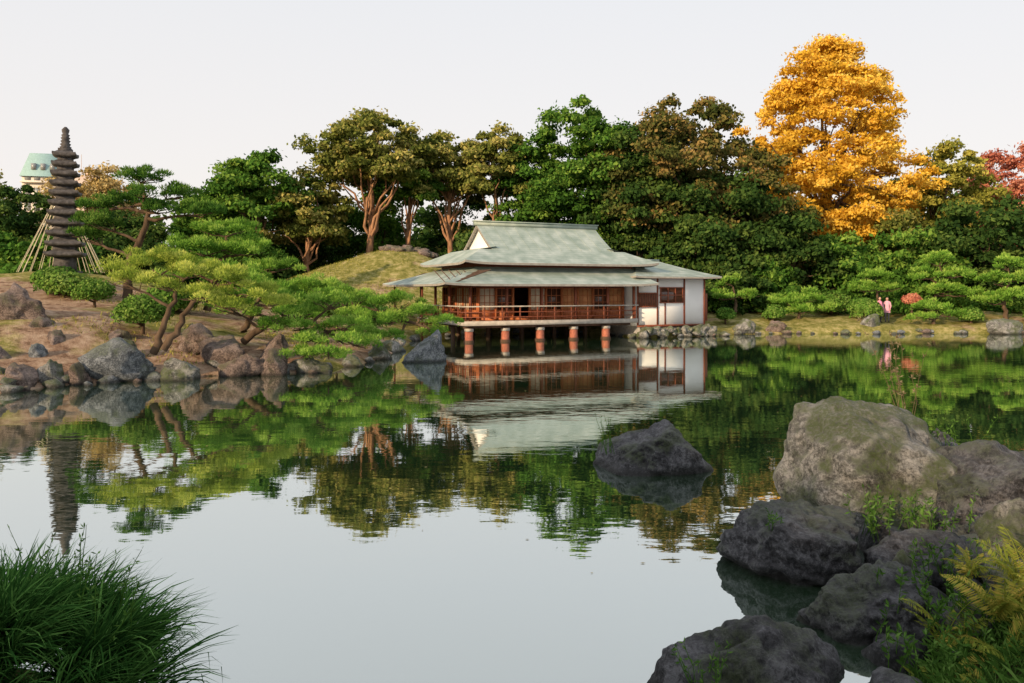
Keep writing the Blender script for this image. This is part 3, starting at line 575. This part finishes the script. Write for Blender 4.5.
# ---------------------------------------------------------------- big trees
tree('broadleaf_tree',-38,60,11,3,4.2,M_dark,ncl=45,trunk=.3)
tree('broadleaf_tree',-43,64,13,4,4.5,M_olive,ncl=45,trunk=.3)
tree('autumn_tree',-36.0,70,13.9,5,4.8,M_ochre,ncl=50,trunk=.3)
tree('broadleaf_tree',-31,62,9.5,3,4,M_dark,ncl=45,trunk=.3)
tree('broadleaf_tree',-23,61,10.4,4,3.6,M_green,ncl=45,trunk=.3)
tree('broadleaf_tree',-19,60,13.5,6,4.1,M_green,'top',ncl=60,trunk=.3,cr=.24)
tree('broadleaf_tree',-15.6,61,12,4.5,3.4,M_olive,'top',ncl=40,trunk=.28,bk=barksunlit)
tree('broadleaf_tree',-11.2,62,17.0,8.8,5.3,M_olive,'top',ncl=90,trunk=.34,bk=barksunlit,cr=.19)
tree('broadleaf_tree',-8.2,64,14.5,8.0,3.4,M_green,'top',ncl=40,trunk=.28,bk=barksunlit)
tree('broadleaf_tree',-5.0,64,16.0,8.2,3.9,M_olive,'top',ncl=60,trunk=.3,bk=barksunlit,cr=.22)
tree('broadleaf_tree',-1.2,63,15.9,8.0,3.5,M_olive,'top',ncl=60,trunk=.3,bk=barksunlit,cr=.23)
tree('camphor_tree',1.9,62,15.6,5.0,3.2,M_green,ncl=64,trunk=.35,cr=.3)
tree('camphor_tree',6.0,60.5,17.8,5,5.2,M_green,ncl=110,npl=480,trunk=.45,cr=.21)
tree('zelkova_tree',9.3,56.5,14.4,4,4.0,M_dark,ncl=80,npl=460,trunk=.4,cr=.25)
tree('zelkova_tree',12.6,57.5,17.0,5,6.4,M_zelk,ncl=130,npl=480,trunk=.45,cr=.18)
tree('zelkova_tree',13.5,55,11.0,2.5,5.2,M_dark,ncl=90,npl=440,trunk=.4,cr=.23)
tree('zelkova_tree',17.4,57,13.6,3,3.8,M_zelk,ncl=64,trunk=.35,cr=.25)
tree('ginkgo_tree',25.3,64,22.6,5.6,6.4,M_gink,'egg',ncl=210,npl=480,size=.15,base=1.2,trunk=.55,cr=.18,bk=bark)
tree('broadleaf_tree',34.5,64,14.9,5,4.0,M_yel,ncl=60,trunk=.3,cr=.25)
tree('broadleaf_tree',31,68,12,4,4.0,M_olive,ncl=50,trunk=.3,cr=.25)
tree('maple_tree',43.5,70,15.8,6,4.6,M_red,ncl=55,trunk=.3,cr=.24)
for i,(x,y,tp,bt,R,m) in enumerate([(18.5,54.5,8.2,1,3.4,M_dark),(23,55,6.6,1,3.3,M_green),(27.5,55,7.2,1,3.4,M_green),(32,54,9.0,1.2,4.0,M_dark),(37,56,9.5,1.2,4,M_dark),(20.5,57,7.5,1.5,3,M_zelk),
   (29.5,60,9,2,4,M_olive),(-27,58,7.5,2,3.6,M_dark),(-20,57,7,2,3.3,M_green),(-1.5,57,7.2,1,3.4,M_dark),(3.5,53,6.5,1,3,M_dark),(14,51.5,5.6,.8,2.4,M_dark),(-34,50,6.5,2,3.5,M_green),(-28,48,6,2.2,2.8,M_green),(-17.5,68,11,3,4.5,M_dark),(-24,68,10,3,4,M_olive),(16.5,52.5,4.6,.8,2.2,M_green),(-11,69,11.5,3,4.5,M_green),(-4,70,11.5,3,4.5,M_dark),(2,69,11,3,4.5,M_dark)]):
    tree('understory_tree',x,y,tp,bt,R,m,ncl=46,npl=320,size=.17,trunk=.2,cr=.3,base=gz(x,y))
def mass(name,pts,mat,n,size):
    mb=MB(); C=[];R=[]
    for (x,y,h) in pts:
        for k in range(int(h/1.6)+2):
            C.append((x+rng.normal()*1.6,y+rng.normal()*1.5,1.0+rng.random()*(h-1.0))); R.append((1.9,1.9,1.4))
        mb.tube(bend((x,y,0),(x,y,h*.8),5,.1),[.25,.22,.18,.13,.08],6,0)
    leaves(mb,C,R,n,size,1); return mb.build(name,[bark,mat])
mass('shade_trees_behind_camera',[(x,76+rng.random()*6,7.2+3.0*rng.random()+ (2 if x>8 else 0)) for x in np.arange(-70,75,2.3)],M_dark,150,.36)
mass('shade_trees_behind_camera',[(x,68+rng.random()*3,5.0+2.5*rng.random()) for x in np.arange(-60,70,2.8)],M_olive,130,.32)
mass('shade_trees_behind_camera',[(x,58.5+rng.random()*3,3.2+1.5*rng.random()) for x in list(np.arange(-34,-17,1.8))+list(np.arange(-3,40,1.8))],M_dark,170,.2)
mass('shade_trees_behind_camera',[(x,-28+rng.random()*4,13+4*rng.random()) for x in np.arange(-120,20,5.0)],M_dark,36,1.2)  # added behind the camera, out of view, to cast shade over the foreground
mb=MB(); C=[];R=[]
for x in np.arange(12.5,40,.8):
    C.append((x,51+rng.normal()*.4,1.1+.5*rng.random())); R.append((.9,.8,.8))
leaves(mb,C,R,420,.11,0); mb.build('hedge',[M_green])
# ---------------------------------------------------------------- distant buildings
ab=empty('apartment_building',(-90,155,0),.25)
Mcream=plain('cream_wall',(.66,.60,.54),.8,.06,2,0); Mturq=plain('turquoise_roof',(.30,.46,.46),.6,.1,3,0); Mwin=plain('dark_window',(.25,.27,.28),.2,.1,2,0,.5)
mb=MB(); mb.box(-3.6,3.6,-4,4,0,24.0,0)
for z in np.arange(3,23.5,2.9):
    for x in np.arange(-3.1,3,1.6): mb.box(x,x+1.0,-4.06,-4.003,z,z+1.5,1)
    mb.box(-3.7,3.7,-4.7,-4.08,z-.5,z-.3,0)
mb.build('walls',[Mcream,Mwin],False,ab)
mb=MB(); P=lambda w,d,z:[(-w,-d,z),(w,-d,z),(w,d,z),(-w,d,z)]
mb.add(P(3.9,4.4,24.005)+P(2.6,2.8,28.6),[(0,1,5,4),(1,2,6,5),(2,3,7,6),(3,0,4,7),(4,5,6,7)],0)
for x in(-1.6,0,1.6): mb.box(x-.4,x+.4,-4.1,-3.2,25.3,26.5,1)
mb.build('mansard_roof',[Mturq,Mwin],False,ab)
ob=empty('low_apartment_building',(-79,150,0),.1)
mb=MB(); mb.box(-3.5,3.5,-4,4,0,23.5,0)
for z in np.arange(3,23,2.9):
    for x in np.arange(-3.1,2.6,1.6): mb.box(x,x+1,-4.05,-4.003,z,z+1.4,1)
mb.box(-1,1.5,-1,1,23.5,25.2,0); mb.tube([(-2,0,23.5),(-2,0,28)],[.06,.04],5,0)
mb.build('walls',[plain('tan_wall',(.58,.46,.40),.8,.08,2,0),Mwin],False,ob)
# ---------------------------------------------------------------- near grass clump
mb=MB(); n=14000; nt2=85
ta=rng.random(nt2)*6.283; tq=np.sqrt(rng.random(nt2)); ti_=rng.integers(nt2,size=n)
tx=-2.80+np.cos(ta)*tq*.86; ty=4.35+np.sin(ta)*tq*.62; tz=.10+.40*(1-tq**2)+.14*rng.random(nt2); tl=.8+.45*rng.random(nt2)
aa=rng.random(n)*6.283; rr_=.05*np.sqrt(rng.random(n))
base=np.c_[tx[ti_]+np.cos(aa)*rr_,ty[ti_]+np.sin(aa)*rr_,tz[ti_]]
q=tq[ti_]; out=nrm(np.c_[np.cos(ta[ti_])*q*.8+np.cos(aa)*.9,np.sin(ta[ti_])*q*.8+np.sin(aa)*.9,np.zeros(n)])
Lb=(.22+.26*rng.random(n))*tl[ti_]; lean=.12+.95*rng.random(n)**1.2+.2*q; seg=6
pts=[];t=np.linspace(0,1,seg)
for ti in t:
    ang=lean*1.75*ti+.08
    pts.append(base+out*(Lb*ti*np.sin(ang)*1.0)[:,None]+np.array([0,0,1.])*(Lb*(ti*np.cos(ang*.66)))[:,None])
P=np.stack(pts,1); side=nrm(np.cross(out,[0,0,1.])+.4*rng.normal(size=out.shape))
w=(.0045+.004*rng.random(n))[:,None,None]*np.array([.8,1,1,.85,.55,.08])[None,:,None]
A=P-side[:,None]*w; B=P+side[:,None]*w
V=np.stack([A,B],2).reshape(n,seg*2,3); ii=np.arange(n)[:,None]*seg*2
F=np.concatenate([np.stack([ii[:,0]+2*k,ii[:,0]+2*k+1,ii[:,0]+2*k+3,ii[:,0]+2*k+2],1) for k in range(seg-1)])
b_=.05+.45*rng.random(n)+.4*(rng.random(n)<.12)+.15*rng.random(nt2)[ti_]
vv=np.concatenate([np.clip(b_+.10*k-.2,0,1) for k in range(seg-1)])
mb.add(V,F,0,vv); mb.build('mondo_grass',[M_grassb])
def weed(name,x,y,z,n,h,mat,sp=.1,leaf=.03,nl=10):
    mb=MB()
    for k in range(n):
        p0=np.array([x+rng.normal()*sp,y+rng.normal()*sp,z]); p1=p0+np.array([rng.normal()*.2*h,rng.normal()*.2*h,h*(.6+.5*rng.random())])
        br=bend(p0,p1,7,.15); mb.tube(br,np.linspace(.004,.0015,7),4,0)
        c=br[rng.integers(2,7,nl)]; d=nrm(rng.normal(size=(nl,3))+[0,0,.5]); s=nrm(np.cross(d,rng.normal(size=(nl,3))))*leaf*.28
        V=np.stack([c,c+d*leaf+s,c+d*leaf*2,c+d*leaf-s],1); mb.add(V,np.arange(nl*4).reshape(-1,4),0,rng.random(nl))
    return mb.build(name,[mat])
weed('weed',-2.7,4.5,.6,30,.46,M_weed,.35,.02,14)
weed('dry_weed',4.72,9.5,.9,9,1.15,M_dry,.06,.025,30)
weed('dry_weed',1.35,11.2,.2,9,.5,M_weed,.07,.02,12)
weed('weed',3.35,7.45,.2,16,.4,M_weed,.12,.03,16)
weed('weed',1.15,4.75,.1,12,.26,M_weed,.07,.02,12)
weed('weed',2.3,7.0,.4,6,.16,M_weed,.05,.02,10)
weed('weed',3.55,6.2,.25,20,.3,M_weed,.18,.025,14)
weed('weed',4.9,9.0,.7,14,.35,M_weed,.15,.025,14)
weed('weed',3.9,7.3,.3,16,.3,M_weed,.2,.03,14)
weed('weed',2.7,4.9,.1,40,.28,M_weed,.2,.03,16)
weed('weed',3.1,5.5,.2,30,.3,M_weed,.2,.03,16)
def fern(x,y,z,nf=10,L_=.5):
    mb=MB()
    for f in range(nf):
        a=rng.random()*6.283; o=np.array([math.cos(a),math.sin(a),0]); l=L_*(.6+.6*rng.random()); t=np.linspace(0,1,30); rise=.7+.7*rng.random()
        path=np.array([x,y,z])+rng.normal(size=3)*.03+o*(l*t**1.2)[:,None]*.8+np.array([0,0,1])*(l*(rise*t-.6*t*t))[:,None]
        mb.tube(path,np.linspace(.004,.0015,30),4,0)
        tg=nrm(np.gradient(path,axis=0)); s=nrm(np.cross(tg,[0,0,1.])+.4*rng.normal(size=3)); v0=rng.random()
        wl=l*.22*np.sin(np.pi*np.clip(t*.85+.15,0,1))[:,None]
        for sg in(-1,1):
            jt=1+.15*rng.normal(size=(30,1))
            tip=path+sg*s*wl*jt+tg*wl*.35-np.array([0,0,1])*wl*.25
            h=tg*l*.010; mid=(path+tip)*.5
            V=np.stack([path-h*.6,mid-h*1.6+.004*rng.normal(size=mid.shape),tip,mid+h*1.0],1)[3:]
            mb.add(V,np.arange(27*4).reshape(-1,4),0,np.clip(v0*.6+.45*rng.random(27),0,1))
    return mb.build('fern',[M_fern])
for (x,y,z,nf,l) in[(3.15,5.1,.4,18,.38),(2.95,4.75,.2,18,.36),(3.45,5.4,.5,16,.36),(3.25,4.8,.4,18,.38),(2.75,4.55,.0,16,.34),(3.5,5.05,.55,14,.36),(2.9,5.3,.15,14,.3),(3.3,5.7,.45,12,.28),(2.6,4.85,-.02,12,.28)]: fern(x,y,z,nf,l)
mb=MB(); n=3000
x_=2.2+1.6*rng.random(n); y_=4.1+1.6*rng.random(n)
base=np.c_[x_,y_,ter(np.c_[x_,y_])]; d=nrm(np.c_[rng.normal(size=n)*.8,rng.normal(size=n)*.8,np.ones(n)]); s=nrm(np.cross(d,rng.normal(size=(n,3))))*.003; l=(.06+.14*rng.random(n))[:,None]
mb.add(np.stack([base-s,base+s,base+d*l*.6+s*.8,base+d*l+[0,0,-.03]],1),np.arange(n*4).reshape(-1,4),0,rng.random(n)); mb.build('grass',[M_weed])
mb=MB(); n=9000
x_=np.r_[-19+15*rng.random(n),-16+14*rng.random(n)]; y_=np.r_[20+15*rng.random(n),46+10*rng.random(n)]
k=(sdist(np.c_[x_,y_])>.5)&(vnoise(np.c_[x_*.7,y_*.7,x_*0],8)>.05); x_,y_=x_[k],y_[k]; n=len(x_)
base=np.c_[x_,y_,ter(np.c_[x_,y_])-.01]; d=nrm(np.c_[rng.normal(size=n)*.5,rng.normal(size=n)*.5,np.ones(n)]); s=nrm(np.cross(d,rng.normal(size=(n,3))))*.014; l=(.05+.10*rng.random(n))[:,None]
mb.add(np.stack([base-s,base+s,base+d*l+s*.3,base+d*l-s*.3],1),np.arange(n*4).reshape(-1,4),0,rng.random(n)); mb.build('bank_grass',[M_yel])
# ---------------------------------------------------------------- people
def person(x,y,rz,coat,trouser,h=1.6):
    z0=gz(x,y); root=empty('person',(x,y,z0),rz); k=h/1.6
    me=bpy.data.meshes.new('body')
    J={'pel':(0,0,.88,.125,.10),'wst':(0,0,1.02,.115,.09),'chs':(0,0,1.22,.14,.10),'nk0':(0,0,1.34,.06,.055),'nk':(0,-.01,1.42,.045,.045),
       'sL':(.16,0,1.31,.055,.055),'eL':(.22,.0,1.06,.042,.042),'wL':(.19,-.13,.88,.026,.026),'sR':(-.16,0,1.31,.055,.055),'eR':(-.23,.02,1.06,.042,.042),'wR':(-.22,-.08,.82,.026,.026),
       'hL':(.08,0,.82,.088,.085),'kL':(.09,-.06,.46,.055,.055),'aL':(.09,.02,.08,.036,.036),'tL':(.10,-.12,.03,.034,.03),
       'hR':(-.08,0,.82,.088,.085),'kR':(-.09,.0,.46,.055,.055),'aR':(-.09,.10,.08,.036,.036),'tR':(-.10,-.03,.03,.034,.03)}
    nm=list(J); E=[('pel','wst'),('wst','chs'),('chs','nk0'),('nk0','nk'),('nk0','sL'),('sL','eL'),('eL','wL'),('nk0','sR'),('sR','eR'),('eR','wR'),('pel','hL'),('hL','kL'),('kL','aL'),('aL','tL'),('pel','hR'),('hR','kR'),('kR','aR'),('aR','tR')]
    me.from_pydata([tuple(c*k for c in J[q][:3]) for q in nm],[(nm.index(a),nm.index(b)) for a,b in E],[])
    o=bpy.data.objects.new('body',me); sc.collection.objects.link(o)
    o.modifiers.new('s','SKIN')
    for i,q in enumerate(nm):
        try: me.skin_vertices[0].data[i].radius=(J[q][3]*k,J[q][4]*k); me.skin_vertices[0].data[i].use_root=(q=='pel')
        except Exception: pass
    o.modifiers.new('u','SUBSURF').levels=2
    dg=bpy.context.evaluated_depsgraph_get(); dg.update(); m2=bpy.data.meshes.new_from_object(o.evaluated_get(dg))
    bpy.data.objects.remove(o); o=bpy.data.objects.new('body',m2); sc.collection.objects.link(o); o.parent=root
    m2.materials.clear()
    for m in(Mskin,coat,trouser,Mshoe): m2.materials.append(m)
    for p in m2.polygons:
        p.use_smooth=True; z=p.center.z/k; ax=abs(p.center.x)/k
        p.material_index=0 if z>1.40 else (1 if z>.84 or ax>.165 else (2 if z>.1 else 3))
    mb=MB(); d,F=ico(4); hd=d*np.array([.075,.092,.108])*k; hd[:,2]+=1.52*k; hd[:,1]-=.012*k
    hd[:,1]-=.02*k*np.exp(-((d[:,0]/.16)**2+((d[:,2]+.1)/.2)**2))*(d[:,1]<0)
    mb.add(hd,F,0)
    for sx in(-1,1):
        e,Fe=ico(2); mb.add((e*np.array([.012,.006,.008])+np.array([sx*.028,-.095,1.525]))*k,Fe,2)
        mb.add((e*np.array([.01,.02,.03])+np.array([sx*.076,-.005,1.515]))*k,Fe,0)
    mb.add((e*np.array([.022,.006,.006])+np.array([0,-.097,1.465]))*k,Fe,3)
    hr=d*np.array([.086,.102,.115])*k; keep=(d[:,1]>-.25)|(d[:,2]>.45); hr[~keep]*=.8; hr[:,2]+=1.535*k; hr[:,2]-=np.where((d[:,1]>.1)&(d[:,2]<-.2),.10*k,0); mb.add(hr,F,1)
    mb.build('head',[Mskin,Mhair,Meye,Mlip],True,root)
    mb=MB()
    for wx,wy,wz,sg in((.19,-.13,.88,1),(-.22,-.08,.82,-1)):
        W=np.array([wx,wy,wz]); dn=nrm(np.array([0,-.45,-.9]))
        mb.tube([(W+dn*t)*k for t in(0,.03,.07,.085)],[.02*k,.03*k,.032*k,.012*k],8)
        for f,(off,ln) in enumerate(((-.024,.06),(-.008,.07),(.008,.065),(.023,.05))):
            b=W+dn*.07+np.array([0,off,0]); mb.tube([b*k,(b+dn*ln*.5)*k,(b+dn*ln*.9+np.array([-sg*.02,0,0]))*k],[.0085*k,.008*k,.006*k],6)
        b=W+dn*.025+np.array([-sg*.01,-.02,0]); mb.tube([b*k,(b+np.array([-sg*.01,-.03,-.02]))*k,(b+np.array([-sg*.012,-.04,-.045]))*k],[.01*k,.009*k,.007*k],6)
    mb.build('hands',[Mskin],True,root)
    mb=MB(); mb.tube([(0,0,z*k) for z in(1.36,1.25,1.05,.95,.80,.62)],[r*k for r in(.07,.165,.145,.16,.19,.21)],20); mb.build('coat',[coat],True,root)
    return root
Mskin=plain('skin',(.55,.33,.24),.6,.05,5,0); Mhair=plain('hair',(.02,.015,.012),.5,.2,20,0); Meye=plain('eye',(.02,.02,.02),.3,.1,5,0); Mlip=plain('lips',(.4,.12,.1),.5,.1,5,0); Mshoe=plain('shoe',(.05,.04,.04),.5,.1,5,0)
person(22.1,47.9,.4,plain('pink_coat',(.80,.28,.42),.8,.08,5,0),plain('navy_trousers',(.06,.06,.1),.8,.1,5,0),1.55)
person(22.75,48.3,-.5,plain('rose_coat',(.70,.36,.46),.8,.08,5,0),plain('grey_trousers',(.2,.2,.22),.8,.1,5,0),1.5)
mb=MB(); n=140; x=-6+14*rng.random(n); y=6+22*rng.random(n); k=sdist(np.c_[x,y])<-.3; x,y=x[k],y[k]; n=len(x); a=rng.random(n)*6.28; s=.012+.016*rng.random(n)
c=np.c_[x,y,np.full(n,.006)]; t=np.c_[np.cos(a),np.sin(a),a*0]*s[:,None]; b=np.c_[-np.sin(a),np.cos(a),a*0]*s[:,None]*.5
mb.add(np.stack([c+t,c+b,c-t,c-b],1),np.arange(n*4).reshape(-1,4),0,rng.random(n)); mb.build('floating_leaves',[M_ochre])
# ---------------------------------------------------------------- light
AZ=42; EL=17
w=bpy.data.worlds.new("World"); sc.world=w; w.use_nodes=True; nt=w.node_tree; N=nt.nodes; L=nt.links; N.clear()
sky=N.new('ShaderNodeTexSky'); sky.sky_type='NISHITA'; sky.sun_disc=False; sky.sun_elevation=math.radians(EL); sky.sun_rotation=math.radians(180+AZ); sky.dust_density=3
b1=N.new('ShaderNodeBackground'); b1.inputs[1].default_value=.1; L.new(sky.outputs[0],b1.inputs[0])
tc=N.new('ShaderNodeTexCoord'); sx=N.new('ShaderNodeSeparateXYZ'); L.new(tc.outputs['Generated'],sx.inputs[0])
r=ramp(N,[(0,(1.0,.91,.85)),(.12,(.96,.91,.88)),(.35,(.88,.88,.895)),(1,(.78,.81,.86))]); L.new(sx.outputs['Z'],r.inputs[0])
b2=N.new('ShaderNodeBackground'); L.new(r.outputs[0],b2.inputs[0]); b2.inputs[1].default_value=1.1
mx=N.new('ShaderNodeMixShader'); mx.inputs[0].default_value=.84; L.new(b1.outputs[0],mx.inputs[1]); L.new(b2.outputs[0],mx.inputs[2])
o=N.new('ShaderNodeOutputWorld'); L.new(mx.outputs[0],o.inputs[0])
sd=bpy.data.lights.new('sun','SUN'); sd.energy=5.0; sd.angle=math.radians(.6); sd.color=(1,.73,.45)
so=bpy.data.objects.new('sun',sd); sc.collection.objects.link(so)
e_=math.radians(EL); dv=Vector((math.sin(math.radians(AZ))*math.cos(e_),math.cos(math.radians(AZ))*math.cos(e_),-math.sin(e_)))
so.rotation_euler=dv.to_track_quat('-Z','Y').to_euler(); so.location=(-20,-40,30)
cd=bpy.data.cameras.new('camera'); cam=bpy.data.objects.new('camera',cd); sc.collection.objects.link(cam); sc.camera=cam
cd.lens=28; cd.sensor_width=36; cd.clip_end=4000; cd.shift_y=-51.5/1024; cam.location=(0,0,2.5); cam.rotation_euler=(math.radians(90),0,0)
